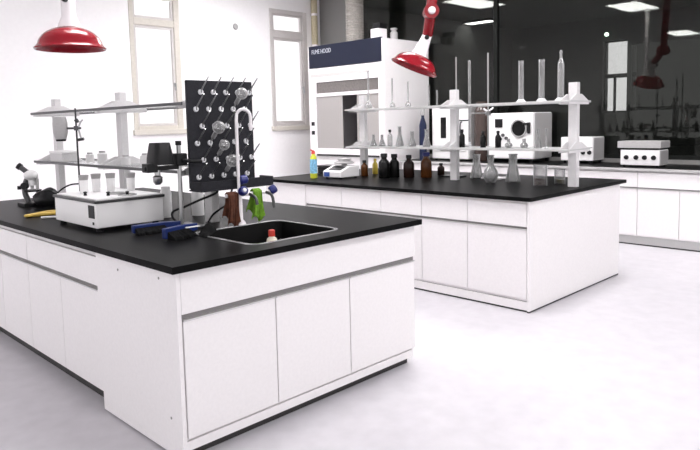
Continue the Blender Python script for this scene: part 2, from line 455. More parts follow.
# ------------------------------------------------------------------ fume hood
hx0,hx1,hy0,hy1,hz=5.56,6.585,3.80,5.37,2.575
h=thing('fume_hood','tall white fume hood with a navy header in the far corner','fume hood',((hx0+hx1)/2,(hy0+hy1)/2,0))
t=.16
b=B().box(hx0,hx1,hy0,hy0+.10,.90,hz).box(hx0,hx1,hy1-t,hy1,.90,hz).box(hx1-.03,hx1,hy0+.10,hy1-t,.90,hz)
b.box(hx0,hx1-.03,hy0+.10,hy1-t,2.05,2.25).box(hx0+.03,hx1-.03,hy0+.10,hy1-t,2.25,hz)
obj('cabinet_shell',b,ENAM,h)
obj('side_panel',B().box(hx0+.015,hx1-.01,hy0-.008,hy0,.90,hz-.005),WHITE,h)
obj('base_cabinet',B().box(hx0+.03,hx1,hy0,hy1,.06,.90).box(hx0+.01,hx0+.03,hy0+.02,(hy0+hy1)/2-.004,.1,.84).box(hx0+.01,hx0+.03,(hy0+hy1)/2+.004,hy1-.02,.1,.84).box(hx0+.08,hx1-.03,hy0+.03,hy1-.03,0,.06),WHITE,h)
hp=obj('header_panel',B().box(hx0-.012,hx0+.03,hy0+.03,hy1-.03,2.255,2.592),BLUEP,h,bevel=.004)
obj('vent_strip',B().box(hx0-.004,hx0,hy0+.14,hy1-.05,2.115,2.165),HSTRIP,h)
obj('upper_glass',B().box(hx0+.02,hx0+.03,hy0+.10,hy1-t,1.865,2.035),mat('smoky_upper_glass',(.15,.135,.13),.2,var=.15,scale=50),h)
obj('sash_bar',B().box(hx0-.006,hx0+.035,hy0+.10,hy1-t,1.815,1.865).box(hx0,hx0+.035,hy0+.10,hy1-t,2.035,2.05),ENAM,h)
obj('interior_liner',B().box(hx1-.05,hx1-.031,hy0+.101,hy1-t-.001,.92,1.81),HDARK,h)
obj('work_surface',B().box(hx0-.01,hx1-.05,hy0+.10,hy1-t,.90,.93),HDARK,h)
obj('lower_sill',B().box(hx0-.012,hx0+.03,hy0+.10,hy1-t,.93,1.02),ENAM,h)
for ya,yb in ((4.64,hy1-t),(hy0+.10,4.34)):
    sp=obj('sash_pane',B().box(hx0+.012,hx0+.02,ya,yb,1.02,1.815),HGLASS,h)
for z in (1.40,1.26):
    obj('switch',B().box(hx0-.012,hx0,hy1-.115,hy1-.05,z-.03,z+.03),BLACKP,h,bevel=.004)
# header lettering
cu=bpy.data.curves.new('lettering','FONT'); cu.body='FUME HOOD'; cu.size=.095; cu.extrude=.0015; cu.align_x='LEFT'
tmp=bpy.data.objects.new('tmp_text',cu); COL.objects.link(tmp)
dg=bpy.context.evaluated_depsgraph_get(); me=bpy.data.meshes.new_from_object(tmp.evaluated_get(dg))
bpy.data.objects.remove(tmp)
wd=max(v.co.x for v in me.vertices)
for v in me.vertices: v.co.x*= .43/wd
me.materials.clear(); me.materials.append(TEXTW)
to=bpy.data.objects.new('header_lettering',me); COL.objects.link(to); to.parent=hp
to.matrix_local=Matrix.Translation(Vector((hx0-.0145,5.27,2.47))-wpos(hp)) @ Matrix(((0,0,-1,0),(-1,0,0,0),(0,1,0,0),(0,0,0,1)))
# duct
dz=[]
z=hz; k=0
prof=[(.20,hz-.02),(.20,hz+.02),(.15,hz+.10)]
z=hz+.10
while z<ZC-.01:
    prof+= [(.135,z),(.146,z+.02)]; z+=.04
prof+=[(.135,ZC)]
tag(obj('exhaust_duct',B().lathe(prof,(6.12,4.88,0),24),DUCT,smooth=False,loc=(6.12,4.88,hz)),'ribbed grey exhaust duct rising from the top of the fume hood','duct')
o=thing('storage_box','white box with a black lid on top of the fume hood','box',(5.80,4.10,hz))
obj('box_body',B().box(5.71,5.89,4.01,4.17,hz,hz+.17),ENAM,o,bevel=.006)
obj('lid',B().box(5.72,5.88,4.0,4.14,hz+.17,hz+.25),BLACKP,o,bevel=.008)
tag(obj('glass_jar',B().lathe([(0,0),(.055,0),(.055,.11),(.035,.13),(.035,.15),(.05,.152),(.05,.175),(0,.175)],(5.95,3.93,hz),18),INSTRG,smooth=True,loc=(5.95,3.93,hz)),'small grey jar beside the black-lidded box on top of the fume hood','jar')

# corner pipe, wall vent
p=thing('corner_pipe','cream painted vertical pipe in the corner beside the second window','pipe',(6.40,6.12,0))
obj('pipe',B().cyl((6.40,6.12,0),(6.40,6.12,ZC),.055,n=20),CREAM,p,smooth=True)
for z in (2.72,3.25): obj('pipe_clip',B().cyl((6.40,6.12,z),(6.40,6.12,z+.04),.062,n=20),ENAM,p,smooth=True)
tag(obj('wall_vent',B().lathe([(0,0),(.042,0),(.05,.012),(.036,.028),(.02,.022),(0,.022)],(4.79,YW-.001,2.94),20,(0,-1,0)),INSTRG,smooth=True,loc=(4.79,YW,2.94)),'small round grey fitting high on the white wall between the windows','wall fitting')

# ------------------------------------------------------------------ extraction arms (red domes)
def dome_prof(R,hh):
    pr=[(R+.008,-.012),(R+.012,-.002),(R,.006)]
    for i in range(1,11):
        t=i/10*.92; pr.append((R*.94*math.cos(t*PI/2)**.9, .006+hh*math.sin(t*PI/2)))
    pr.append((.05,.006+hh))
    return pr
a=thing('extraction_arm','red dome extraction hood hanging straight down on a white tube over the front bench','extraction arm',(.80,2.80,ZC))
c0=Vector((.80,2.80,2.035))
pr=dome_prof(.252,.155); inner_p=[(r-.006 if r>.02 else r,z-.006) for r,z in pr[2:]]
obj('dome_hood',B().lathe(inner_p[::-1]+pr,c0,40),RED,a,smooth=True)
obj('neck',B().lathe([(.085,.155),(.078,.18),(.052,.24),(.050,.42),(0,.42)],c0,24),ENAM,a,smooth=True)
obj('tube',B().cyl(c0+Vector((0,0,.42)),(c0.x,c0.y,ZC-.02),.042,n=20),ENAM,a,smooth=True)
obj('knob',B().cyl(c0+Vector((-.03,-.03,.36)),c0+Vector((-.06,-.07,.36)),.022,n=14),BLACKP,a,smooth=True)
obj('ceiling_plate',B().cyl((c0.x,c0.y,ZC-.03),(c0.x,c0.y,ZC),.12,n=24),ENAM,a)
Rv=Vector((.708,-.706,0)); ax=(Vector((0,0,1))*math.cos(math.radians(23))+Rv*math.sin(math.radians(23))).normalized()
a=thing('extraction_arm','tilted red dome extraction hood on a jointed red arm over the rear bench','extraction arm',(3.65,1.47,ZC))
c1=Vector((3.65,1.70,1.925))
pr=dome_prof(.225,.125); inner_p=[(r-.006 if r>.02 else r,z-.006) for r,z in pr[2:]]
obj('dome_hood',B().lathe(inner_p[::-1]+pr,c1,40,ax),RED,a,smooth=True)
obj('neck',B().lathe([(.075,.125),(.068,.155),(.048,.30),(.046,.335),(0,.335)],c1,24,ax),ENAM,a,smooth=True)
n1=c1+ax*.335; j=Vector((3.65,1.495,2.425))
obj('knob',B().cyl(c1+ax*.30-Vector((.7,.7,0))*.04,c1+ax*.30-Vector((.7,.7,0))*.075,.022,n=14),BLACKP,a,smooth=True)
obj('lower_arm',B().cyl(n1,j,.050,n=20),REDD,a,smooth=True)
jo=obj('joint',B().cyl(j+Vector((.7,.7,0))*.075,j-Vector((.7,.7,0))*.075,.070,n=24),REDD,a,smooth=True)
obj('joint_knob',B().lathe([(0,0),(.036,0),(.032,.03),(.015,.04),(0,.042)],j-Vector((.7,.7,0))*.075,18,(-.7,-.7,0)),ENAM,jo,smooth=True)
top=Vector((3.72,1.40,ZC))
obj('upper_arm',B().cyl(j,top-Vector((0,0,.03)),.050,n=20),REDD,a,smooth=True)
obj('ceiling_plate',B().cyl(top-Vector((0,0,.03)),top,.12,n=24),REDD,a)

# ------------------------------------------------------------------ things on the front bench
# water bath
wb=thing('water_bath','long white heating bath with a black rim on the front worktop','water bath',(.38,1.37,H))
obj('housing',B().box(.178,.578,1.09,1.655,.872,1.008),INSTR,wb,bevel=.005)
obj('lid_plate',B().box(.170,.586,1.082,1.663,1.008,1.024),BLACKM,wb,bevel=.003)
obj('top_cover',B().box(.19,.566,1.10,1.645,1.024,1.03),INSTR,wb)
for x in (.21,.545):
    for y in (1.13,1.62): obj('foot',B().cyl((x,y,H),(x,y,.873),.018,n=12),BLACKP,wb)
obj('display',B().box(.1755,.179,1.108,1.182,.925,.995),BLACKP,wb)
obj('power_switch',B().box(.175,.179,1.118,1.135,.890,.905),BLACKP,wb)
for i in range(2):
    y=1.17+i*.13
    obj('bath_ring',B().lathe([(.052,1.03),(.052,1.036),(.044,1.037),(.044,1.031)],(.40,y,0),20),STEEL,wb,smooth=True)
for x,y in ((.24,1.36),(.40,1.17),(.32,1.24)): obj('lid_knob',B().lathe([(0,1.03),(.010,1.03),(.008,1.042),(.012,1.05),(0,1.055)],(x,y,0),12),BLACKP,wb,smooth=True)
# white beakers with grey rims behind the bath
def rim_beaker(p,label):
    t=thing('beaker',label,'beaker',p,'white grey-rimmed beakers on the heating bath')
    x,y,z=p
    obj('cup',B().lathe([(0,0),(.021,0),(.023,.012),(.0255,.105),(.023,.105),(.021,.014),(0,.012)],p,20),PORC,t,smooth=True)
    obj('grey_rim',B().lathe([(.0255,.08),(.0295,.108),(.0262,.109),(.0252,.084)],p,20),RIMG,t,smooth=True)
ZB=1.0305
bk=[((.285,1.48,ZB),'leftmost of the white grey-rimmed beakers standing on the heating bath'),((.375,1.515,ZB),'second from the left of the white grey-rimmed beakers standing on the heating bath'),
    ((.445,1.47,ZB),'third from the left of the white grey-rimmed beakers standing on the heating bath'),((.53,1.382,ZB),'rightmost of the white grey-rimmed beakers standing on the heating bath')]
for p,l in bk: rim_beaker(p,l)

# microscope at the far left
m=thing('microscope','grey and black microscope at the far left of the front bench','microscope',(.41,2.745,H))
q=Vector((.41,2.745,H)); l=-Rv   # l points to the left of the photo
u=Vector((0,0,1)); fw=Vector((.7,.7,0))
def mp(a,z,d=0): return q+l*a+u*z+fw*d
obj('base_foot',B().box(q.x-.07,q.x+.07,q.y-.08,q.y+.07,H,H+.025),BLACKP,m,bevel=.004)
obj('arm',B().tube(catmull([mp(.01,.026),mp(.035,.09),mp(.03,.16),mp(-.0,.215),mp(-.03,.225)],5),.02,10),DSTEEL,m,smooth=True)
obj('stage',B().cyl(mp(-.02,.105),mp(-.02,.118),.062,n=20),BLACKP,m)
obj('head',B().ball(mp(-.015,.225),.05,(1,1,.8)).tube([mp(-.02,.22),mp(-.02,.15)],.025,12),INSTR,m,smooth=True)
e=obj('eyepiece_tube',B().tube([mp(.0,.24),mp(.055,.285)],.019,12),DSTEEL,m,smooth=True)
obj('eyepiece',B().tube([mp(.055,.285),mp(.075,.30)],.025,12),BLACKP,e,smooth=True)
obj('objective',B().tube([mp(-.02,.15),mp(-.02,.125)],.012,10),STEEL,m,smooth=True)
obj('focus_knob',B().cyl(mp(.02,.15,-.045),mp(.02,.15,-.015),.026,n=16).cyl(mp(.085,.135,-.01),mp(.06,.135,0),.014,n=12).tube([mp(.06,.135),mp(.02,.13)],.004,6),BLACKP,m,smooth=True)
obj('lamp_housing',B().tube([mp(-.055,.03),mp(-.06,.19),mp(-.05,.22)],.011,10),INSTRG,m,smooth=True)

# black cover lump with its cable
b=B().ball((0,0,0),1,(1,1,1),20)
for v in b.bm.verts:
    d=v.co.copy(); n_=1+.10*math.sin(5*d.x+2)+.08*math.cos(7*d.y+d.z*4)
    z=max(d.z,-.55)
    P=Vector((.49,2.62,H+.062))+l*d.x*.10*n_+fw*d.y*.09*n_+u*(z*.075*n_-.012)
    P.z=max(P.z,H+.001); v.co=P
k=thing('dust_cover','crumpled black cover beside the microscope on the front bench','cover',(.49,2.62,H))
obj('cover',b,BLACKP,k,smooth=True)
obj('cord',B().tube(catmull([(.53,2.55,H+.09),(.56,2.5,H+.13),(.60,2.46,H+.155),(.64,2.42,H+.16)],5),.006,8),BLACKP,k,smooth=True)

# yellow tongs and a white rod
tg=thing('wooden_tongs','pair of yellow wooden tongs lying left of the heating bath','tongs',(.26,2.06,H))
for (e1,e2) in (((.38,2.12,H+.008),(.40,2.00,H+.008)),):
    pass
hd=Vector((.155,2.07,H+.011))
obj('arm',B().tube([hd,(.30,2.13,H+.013),(.42,2.14,H+.011)],.0,8,radii=[.010,.012,.010]),YELLOWW,tg,smooth=True)
obj('arm',B().tube([hd,(.30,2.04,H+.013),(.40,1.98,H+.011)],.0,8,radii=[.010,.012,.010]),YELLOWW,tg,smooth=True)
obj('hinge',B().ball(hd,.02,(1,1,.54)),YELLOWW,tg,smooth=True)
tag(obj('glass_rod',B().tube([(.19,1.93,H+.008),(.30,1.86,H+.008)],.0075,10),PORC,smooth=True,loc=(.25,1.89,H)),'short white rod lying in front of the yellow tongs','rod')

# retort stand with clamp
rs=thing('retort_stand','thin black retort stand with a clamp behind the heating bath','stand',(.46,1.961,H))
rx,ry=.46,1.961
obj('base_plate',B().box(rx-.05,rx+.04,ry-.02,ry+.14,H,H+.012),BLACKM,rs,bevel=.002)
obj('rod',B().cyl((rx,ry,H+.01),(rx,ry,1.545),.006,n=10),BLACKM,rs,smooth=True)
R0=Vector((rx,ry,0))
cl=obj('clamp',B().cyl(R0+u*1.40,R0+u*1.43,.016,n=10).tube([R0+u*1.415-l*.03,R0+u*1.415+l*.06],.0075,8),DSTEEL,rs,smooth=True)
obj('jaw',B().tube([R0+u*1.415-l*.012,R0+u*1.455-l*.03,R0+u*1.47-l*.045],.006,8).tube([R0+u*1.415-l*.012,R0+u*1.38-l*.02,R0+u*1.345-l*.028],.006,8),STEEL,cl,smooth=True)
obj('wing_screw',B().cyl(R0+u*1.472-l*.0,R0+u*1.452-l*.012,.013,n=10).cyl(R0+u*1.338-l*.005,R0+u*1.344-l*.045,.010,n=10),BLACKM,cl,smooth=True)
cup=R0+l*.105
gb=thing('grey_boss','rounded grey holder gripped by the clamp of the black retort stand','holder',(cup.x,cup.y,1.35))
obj('shell',B().lathe([(0,1.345),(.034,1.345),(.046,1.39),(.046,1.45),(.038,1.49),(0,1.50)],(cup.x,cup.y,0),20),INSTRG,gb,smooth=True)
obj('end_ring',B().lathe([(0,1.332),(.030,1.332),(.033,1.346),(0,1.346)],(cup.x,cup.y,0),20),BLACKP,gb,smooth=True)

# overhead stirrer on its stand
sx,sy=.585,.905
os_=thing('overhead_stirrer','black overhead stirrer on a steel rod between the heating bath and the pegboard','stirrer',(sx,sy,H))
obj('base_plate',B().box(sx-.03,sx+.075,sy-.15,sy+.06,H,H+.014),BLACKM,os_,bevel=.003)
obj('rod',B().cyl((sx,sy,H+.012),(sx,sy,1.322),.012,n=14),STEEL,os_,smooth=True)
obj('rod_cap',B().cyl((sx,sy,1.308),(sx,sy,1.332),.0165,n=14),BLACKP,os_,smooth=True)
S0=Vector((sx,sy,0))
cb=obj('clamp_block',B().box(sx-.033,sx+.035,sy-.033,sy+.033,1.195,1.263),BLACKP,os_,bevel=.006)
obj('clamp_screw',B().tube([S0+u*1.222+Vector((.005,-.03,0)),S0+u*1.222+Vector((.012,-.072,0)),S0+u*1.218+Vector((.03,-.085,0)),S0+u*1.216+Vector((.085,-.095,0))],.0105,10),BLACKP,cb,smooth=True)
mc=Vector((.470,.905,0))
obj('support_arm',B().box(.37,sx-.01,.892,.916,1.176,1.20),BLACKP,os_,bevel=.003)
obj('mount_block',B().box(.376,.437,.872,.938,1.168,1.216),BLACKP,os_,bevel=.004)
b=B(); bm=b.bm; lv=[]
for hw,z in ((.063,1.208),(.061,1.246),(.048,1.322),(.045,1.326)):
    lv.append([bm.verts.new((mc.x+hw*math.copysign(abs(math.cos(t))**.5,math.cos(t)),mc.y+hw*math.copysign(abs(math.sin(t))**.5,math.sin(t)),z)) for t in [2*PI*i/20+.05 for i in range(20)]])
for A,C in zip(lv,lv[1:]):
    for i in range(20): bm.faces.new((A[i],A[(i+1)%20],C[(i+1)%20],C[i]))
bm.faces.new(lv[0][::-1]); bm.faces.new(lv[-1])
obj('motor',b,BLACKP,os_,smooth=True)
obj('chuck',B().lathe([(0,1.098),(.012,1.098),(.025,1.112),(.027,1.141),(.016,1.15),(.016,1.178),(0,1.178)],(mc.x-.02,mc.y,0),16),STEEL,os_,smooth=True)

# clear jars and hose under the shelf
def clear_jar(p,r,hh,label):
    t=thing('plastic_jar',label,'jar',p)
    obj('jar_body',B().lathe([(0,0),(r,0),(r,hh*.8),(r*.8,hh*.9),(r*.8,hh),(r*.74,hh),(r*.74,hh*.9),(r*.93,hh*.79),(r*.93,.006),(0,.006)],p,22),TRANSL,t,smooth=True)
clear_jar((.73,1.33,H),.035,.19,'milky jar left of the stirrer rod under the shelf')
clear_jar((.90,1.24,H),.038,.17,'milky jar right of the stirrer rod under the shelf')
tag(obj('rubber_hose',B().tube(catmull([(.78,.83,1.04),(.775,.86,1.02),(.72,.93,.985),(.66,.99,.95),(.60,1.02,.925),(.585,1.0,.89),(.60,.95,.862),(.64,.91,.858)],6),.007,8),BLACKP,smooth=True,loc=(.6,1.0,H)),'thin black hose looping beside the stirrer rod','hose')
tag(obj('cable',B().tube(catmull([(.74,.88,.858),(.76,.86,.90),(.80,.845,.93),(.85,.84,.96),(.88,.83,1.04)],6),.006,8),BLACKP,smooth=True,loc=(.74,.88,H)),'black cord hanging down behind the pegboard tray','cord')

# bench brushes
def brush(c,ang,L,label,hgt=.05,flat=False):
    t=thing('bench_brush',label,'brush',(c[0],c[1],H))
    d=Vector((math.cos(ang),math.sin(ang),0)); n_=Vector((d.y,-d.x,0))   # n_ towards the viewer
    C0=Vector((c[0],c[1],H))
    b=B(); bm=b.bm
    def loft(secs):
        rings=[[bm.verts.new(p) for p in s_] for s_ in secs]
        for A,Cc in zip(rings,rings[1:]):
            k=len(A)
            for i in range(k): bm.faces.new((A[i],A[(i+1)%k],Cc[(i+1)%k],Cc[i]))
        bm.faces.new(rings[0][::-1]); bm.faces.new(rings[-1])
    def sec(a,w0,w1,z0,z1): return [C0+d*a+n_*w0+u*z0,C0+d*a+n_*w1+u*z0,C0+d*a+n_*w1+u*z1,C0+d*a+n_*w0+u*z1]
    loft([sec(-L*.5,-.012,.012,.012,hgt*.9),sec(-L*.48,-.016,.016,.008,hgt),sec(L*.12,-.016,.016,.008,hgt),sec(L*.3,-.012,.012,.014,hgt*.95),sec(L*.5,-.010,.010,.018,hgt*.9)])
    obj('blue_back',b,BRUSHB,t,bevel=.003)
    b=B(); bm=b.bm
    secs=[]
    N=14
    for i in range(N):
        a=-L*.46+i*L*.60/(N-1); w=.075+.014*random.uniform(-1,1)
        secs.append([C0+d*a+n_*.014+u*.002,C0+d*a+n_*w+u*.002,C0+d*a+n_*(w-.006)+u*.016,C0+d*a+n_*.014+u*(hgt*.72)])
    rings=[[bm.verts.new(p) for p in s_] for s_ in secs]
    for A,Cc in zip(rings,rings[1:]):
        for i in range(4): bm.faces.new((A[i],A[(i+1)%4],Cc[(i+1)%4],Cc[i]))
    bm.faces.new(rings[0][::-1]); bm.faces.new(rings[-1])
    obj('bristles',b,BRIST,t)
    return t
brush((.405,.86),-.10,.27,'blue-backed black bench brush lying along the foot of the heating bath')
t2=brush((.405,.615),.30,.24,'blue-backed black bench brush nearest to the sink',hgt=.06)
obj('white_tag',B().box(.41,.49,.565,.58,H+.048,H+.052),PORC,t2)
# crumpled dark cloth by second brush
b=B(); bm=b.bm; N=12; g=[]
for i in range(N):
    row=[]
    for j_ in range(7):
        a=i/(N-1); w=j_/6
        env=math.sin(PI*a)**.6*math.sin(PI*w)**.6 if 0<a<1 and 0<w<1 else 0
        row.append(bm.verts.new((.46+.18*a,.47+.09*w+.16*a,H+.001+.035*env*(1+.5*math.sin(9*a+5*w)))))
    g.append(row)
for i in range(N-1):
    for j_ in range(6): bm.faces.new((g[i][j_],g[i+1][j_],g[i+1][j_+1],g[i][j_+1]))
tag(obj('rag',b,BRIST,smooth=True,loc=(.5,.6,H)),'crumpled black rag on the worktop left of the sink','cloth')

# pegboard drying rack
pg=thing('drying_rack','charcoal pegboard drying rack with white pegs behind the sink','drying rack',(.83,.855,1.06))
obj('board',B().box(.618,1.060,.845,.868,1.062,1.665),PEGB,pg,bevel=.004)
b=B().box(.612,1.112,.735,.86,1.050,1.058).box(.612,1.112,.735,.743,1.058,1.105).box(.612,.62,.743,.845,1.058,1.105).box(1.104,1.112,.743,.86,1.058,1.105)
obj('drip_tray',b,PEGB,pg,bevel=.002)
obj('drain_spout',B().lathe([(.022,1.02),(.022,1.051),(.0,1.051)],(.93,.80,0),12),PEGB,pg)
obj('mounting_bracket',B().box(.78,.82,.8675,.889,1.2,1.5),STEEL,pg)
dirp=Vector((0,-.74,.67)).normalized()
pegs=[]
for r_ in range(6):
    z=1.60-r_*.095
    for k_ in range(5):
        x=.668+.083*k_+(.0 if r_%2==1 else .035)
        if x>1.045: continue
        pegs.append((x,z))
        p0=Vector((x,.845,z))
        pe=obj('peg',B().tube([p0,p0+dirp*.12],.0042,8,radii=[.0046,.0034]),STEEL,pg,smooth=True)
        obj('peg_socket',B().lathe([(.006,0),(.0155,0),(.0155,.007),(.011,.011),(.005,.011)],p0,14,(0,-1,0)),PEG,pe,smooth=True)
def hung_flask(x,z,label,R=.036):
    p0=Vector((x,.845,z))+dirp*.045
    t=thing('round_flask',label,'flask',p0,'glass flasks drying on the pegboard')
    pr=[(.013,0),(.013,.05)]+[(max(.0,R*math.sin(a)), .05+R*.95-R*math.cos(a)) for a in [PI*(.13+.87*i/10) for i in range(11)]]
    pr[-1]=(0,pr[-1][1])
    obj('flask_glass',B().lathe(pr,p0,18,dirp),GLASSM,t,smooth=True)
hung_flask(.751,1.315,'round glass flask drying at the middle left of the pegboard')
hung_flask(.834,1.125,'round glass flask drying lowest on the pegboard')
hung_flask(.786,1.22,'small round glass flask drying just above the lowest flask on the pegboard',.03)
hung_flask(.917,1.505,'round glass flask drying at the top right of the pegboard',.034)

# gooseneck tap
ft=thing('lab_tap','white gooseneck lab tap with blue knobs behind the sink','tap',(.835,.70,H))
fx,fy=.835,.70
obj('base_flange',B().lathe([(0,0),(.035,0),(.032,.012),(.018,.03),(.016,.17),(0,.17)],(fx,fy,H),18),ENAM,ft,smooth=True)
arc=[(fx,fy,H+.15),(fx,fy,1.2),(fx,fy,1.44)]
dd=Vector((.86,-.5,0))
for i in range(1,9):
    a=PI*i/8; arc.append(Vector((fx,fy,1.455))+dd*.040*(1-math.cos(a))+u*.045*math.sin(a))
arc.append(Vector((fx,fy,1.41))+dd*.08)
obj('gooseneck',B().tube(arc,.0092,12),ENAM,ft,smooth=True)
obj('spout_tip',B().cyl(arc[-1],Vector(arc[-1])-u*.03,.014,.009,12),ENAM,ft,smooth=True)
obj('manifold',B().tube([(.745,fy,1.02),(1.06,fy,1.02)],.011,10),ENAM,ft,smooth=True)
def knob(c,d_,label=None):
    o=obj('blue_knob',B().lathe([(0,0),(.020,0),(.026,.006),(.026,.034),(.020,.042),(0,.042)],c,16,d_),NAVY,ft,smooth=True)
    b=B().lathe([(0,.0425),(.012,.0425),(.010,.047),(0,.047)],c,12,d_)
    obj('knob_badge',b,PEG,o,smooth=True)
knob((1.055,fy-.0,1.02),(.75,-.35,.45)); knob((.845,fy-.012,1.035),(-.15,-.9,.35)); knob((.845,fy,1.10),(1,-.25,.15))
for x_,z_ in ((.90,.96),(1.02,.93)): obj('nozzle',B().tube(catmull([(x_,fy,1.02),(x_+.01,fy-.05,1.0),(x_+.012,fy-.065,z_)],4),.009,10),DSTEEL,ft,smooth=True)
# hanging cloths
def cloth(x0,x1,zt,zb,flare,m_,label,nm,y=fy,tip=0):
    N,Mm=12,14; b=B(); bm=b.bm
    def pt(a,v,side):
        w0=(x1-x0)*(1+flare*v); cx=(x0+x1)/2+tip*v
        fold=.010*math.sin(a*3.2*PI+1.2*v)+.005*math.sin(a*7*PI)
        x=cx+(a-.5)*w0+.006*math.sin(4*v+a*2)
        yy=y+side*(-.017-.012*v)+fold*(.35+.65*v)
        zl=zb+(.018*math.sin(a*2.4*PI)) if side==1 else zb+.04+.012*math.sin(a*3*PI)
        z=zt+(zl-zt)*v
        return (x,yy,z)
    rows=[]
    for jv in range(Mm,-1,-1): rows.append([pt(i/(N-1),jv/Mm,-1) for i in range(N)])
    for t_ in (.5,):
        rows.append([((x0+x1)/2+(i/(N-1)-.5)*(x1-x0),y,zt+.012) for i in range(N)])
    for jv in range(Mm+1): rows.append([pt(i/(N-1),jv/Mm,1) for i in range(N)])
    V=[[bm.verts.new(p) for p in r_] for r_ in rows]
    for A,C in zip(V,V[1:]):
        for i in range(N-1): bm.faces.new((A[i],A[i+1],C[i+1],C[i]))
    o=obj(nm,b,m_,smooth=True,loc=((x0+x1)/2,y,zt))
    md=o.modifiers.new('thick','SOLIDIFY'); md.thickness=.004
    tag(o,label,'cloth')
cloth(.750,.812,1.03,.856,.12,BROWNC,'brown cloth hanging from the left arm of the white tap','hanging_cloth')
cloth(.925,.975,1.035,.872,.55,GREENC,'green cloth hanging from the right arm of the white tap','hanging_cloth')
# bottle standing in the sink
bt=thing('squeeze_bottle','small white bottle with a red cap standing in the sink','bottle',(.685,.225,.612))
obj('bottle_body',B().lathe([(0,0),(.03,0),(.031,.01),(.031,.205),(.024,.232),(.013,.242),(.013,.246),(0,.246)],(.685,.225,.613),18),mat('pale_cream_plastic',(.8,.74,.6),.4),bt,smooth=True)
obj('cap',B().lathe([(0,.244),(.0165,.244),(.0165,.272),(.012,.276),(0,.276)],(.685,.225,.613),16),REDCAP,bt,smooth=True)

# pale things on the front shelf
def jar(p,r,hh,label,m_=TRANSL,cap=INSTRG,group='pale jars on the front bench shelf'):
    t=thing('plastic_jar',label,'jar',p,group)
    obj('jar_body',B().lathe([(0,0),(r,0),(r,hh*.78),(r*.6,hh*.86),(0,hh*.86)],p,18),m_,t,smooth=True)
    obj('lid',B().lathe([(0,hh*.86),(r*.66,hh*.86),(r*.66,hh),(0,hh)],p,16),cap,t,smooth=True)
jar((.75,2.45,ZL),.030,.075,'pale jar on the lower front shelf, nearest the far post')
jar((.75,2.24,ZL),.034,.09,'pale jar on the lower front shelf, left of the middle post')
jar((.76,1.90,ZL),.030,.065,'pale jar on the lower front shelf, just right of the middle post')
jar((.80,1.70,ZL),.033,.08,'pale jar on the lower front shelf, furthest right near the stirrer')
t=thing('storage_box','grey white box at the far end of the lower front shelf','box',(.72,2.86,ZL))
obj('box_body',B().box(.66,.78,2.74,2.98,ZL,ZL+.065),POST,t,bevel=.004); obj('lid',B().box(.655,.785,2.735,2.985,ZL+.065,ZL+.082),INSTR,t,bevel=.003)

# ------------------------------------------------------------------ things on the rear bench
def bottle(p,r,hh,mbody,mcap,label,neck=.42,name='reagent_bottle',group=None,label_m=None):
    t=thing(name,label,'bottle',p,group)
    obj('bottle_body',B().lathe([(0,0),(r*.94,0),(r,hh*.02),(r,hh*.58),(r*.92,hh*.66),(r*.62,hh*.74),(r*neck,hh*.78),(r*neck,hh*.86),(0,hh*.86)],p,22),mbody,t,smooth=True)
    obj('cap',B().lathe([(0,hh*.845),(r*neck*1.25,hh*.845),(r*neck*1.25,hh*.98),(r*neck*1.1,hh),(0,hh)],p,18),mcap,t,smooth=True)
    if label_m: obj('paper_label',B().lathe([(r*1.005,hh*.12),(r*1.012,hh*.12),(r*1.012,hh*.5),(r*1.005,hh*.5)],p,22),label_m,t,smooth=True)
    return t
G='brown reagent bottles in a row under the rear bench shelf'
bottle((3.595,2.34,H),.038,.165,AMBER,BLACKP,'small amber bottle with a dark cap, leftmost of the bottle row on the rear bench',group=G)
bottle((3.86,2.43,H),.030,.165,YELB,YELB,'slim yellow bottle between the amber and black bottles on the rear bench',name='plastic_bottle')
bottle((3.523,2.0,H),.056,.245,BLKGL,BLACKP,'wide black bottle, left one of the black pair on the rear bench',group=G,neck=.5)
bottle((3.638,1.965,H),.052,.235,BLKGL,BLACKP,'black bottle, right one of the black pair on the rear bench',group=G,neck=.5)
bottle((3.698,1.825,H),.054,.225,DAMBER,BLACKP,'dark brown bottle standing alone right of the black pair',group=G)
bottle((3.785,1.675,H),.055,.25,AMBER,NAVY,'large amber bottle with a bluish cap on the rear bench',group=G,neck=.5)
bottle((4.06,1.70,H),.036,.125,DAMBER,BLACKP,'small dark bottle beside the middle post of the rear shelf',group=G)
# cleaner bottle
p=(3.145,2.63,H)
t=thing('cleaner_bottle','slim yellow cleaner bottle with pale blue label and red tip on the rear bench','bottle',p)
obj('bottle_body',B().lathe([(0,0),(.034,0),(.037,.01),(.037,.06),(.035,.19),(.030,.22),(.018,.235),(.018,.25),(0,.25)],p,20),YELLIME,t,smooth=True)
obj('paper_label',B().lathe([(.0375,.05),(.0385,.05),(.0372,.195),(.0362,.195)],p,20),BLUELAB,t,smooth=True)
obj('cap',B().lathe([(0,.248),(.021,.248),(.018,.27),(.010,.285),(0,.285)],p,14).tube([(p[0],p[1],H+.275),(p[0]-.02,p[1]+.02,H+.292)],.008,8),REDCAP,t,smooth=True)
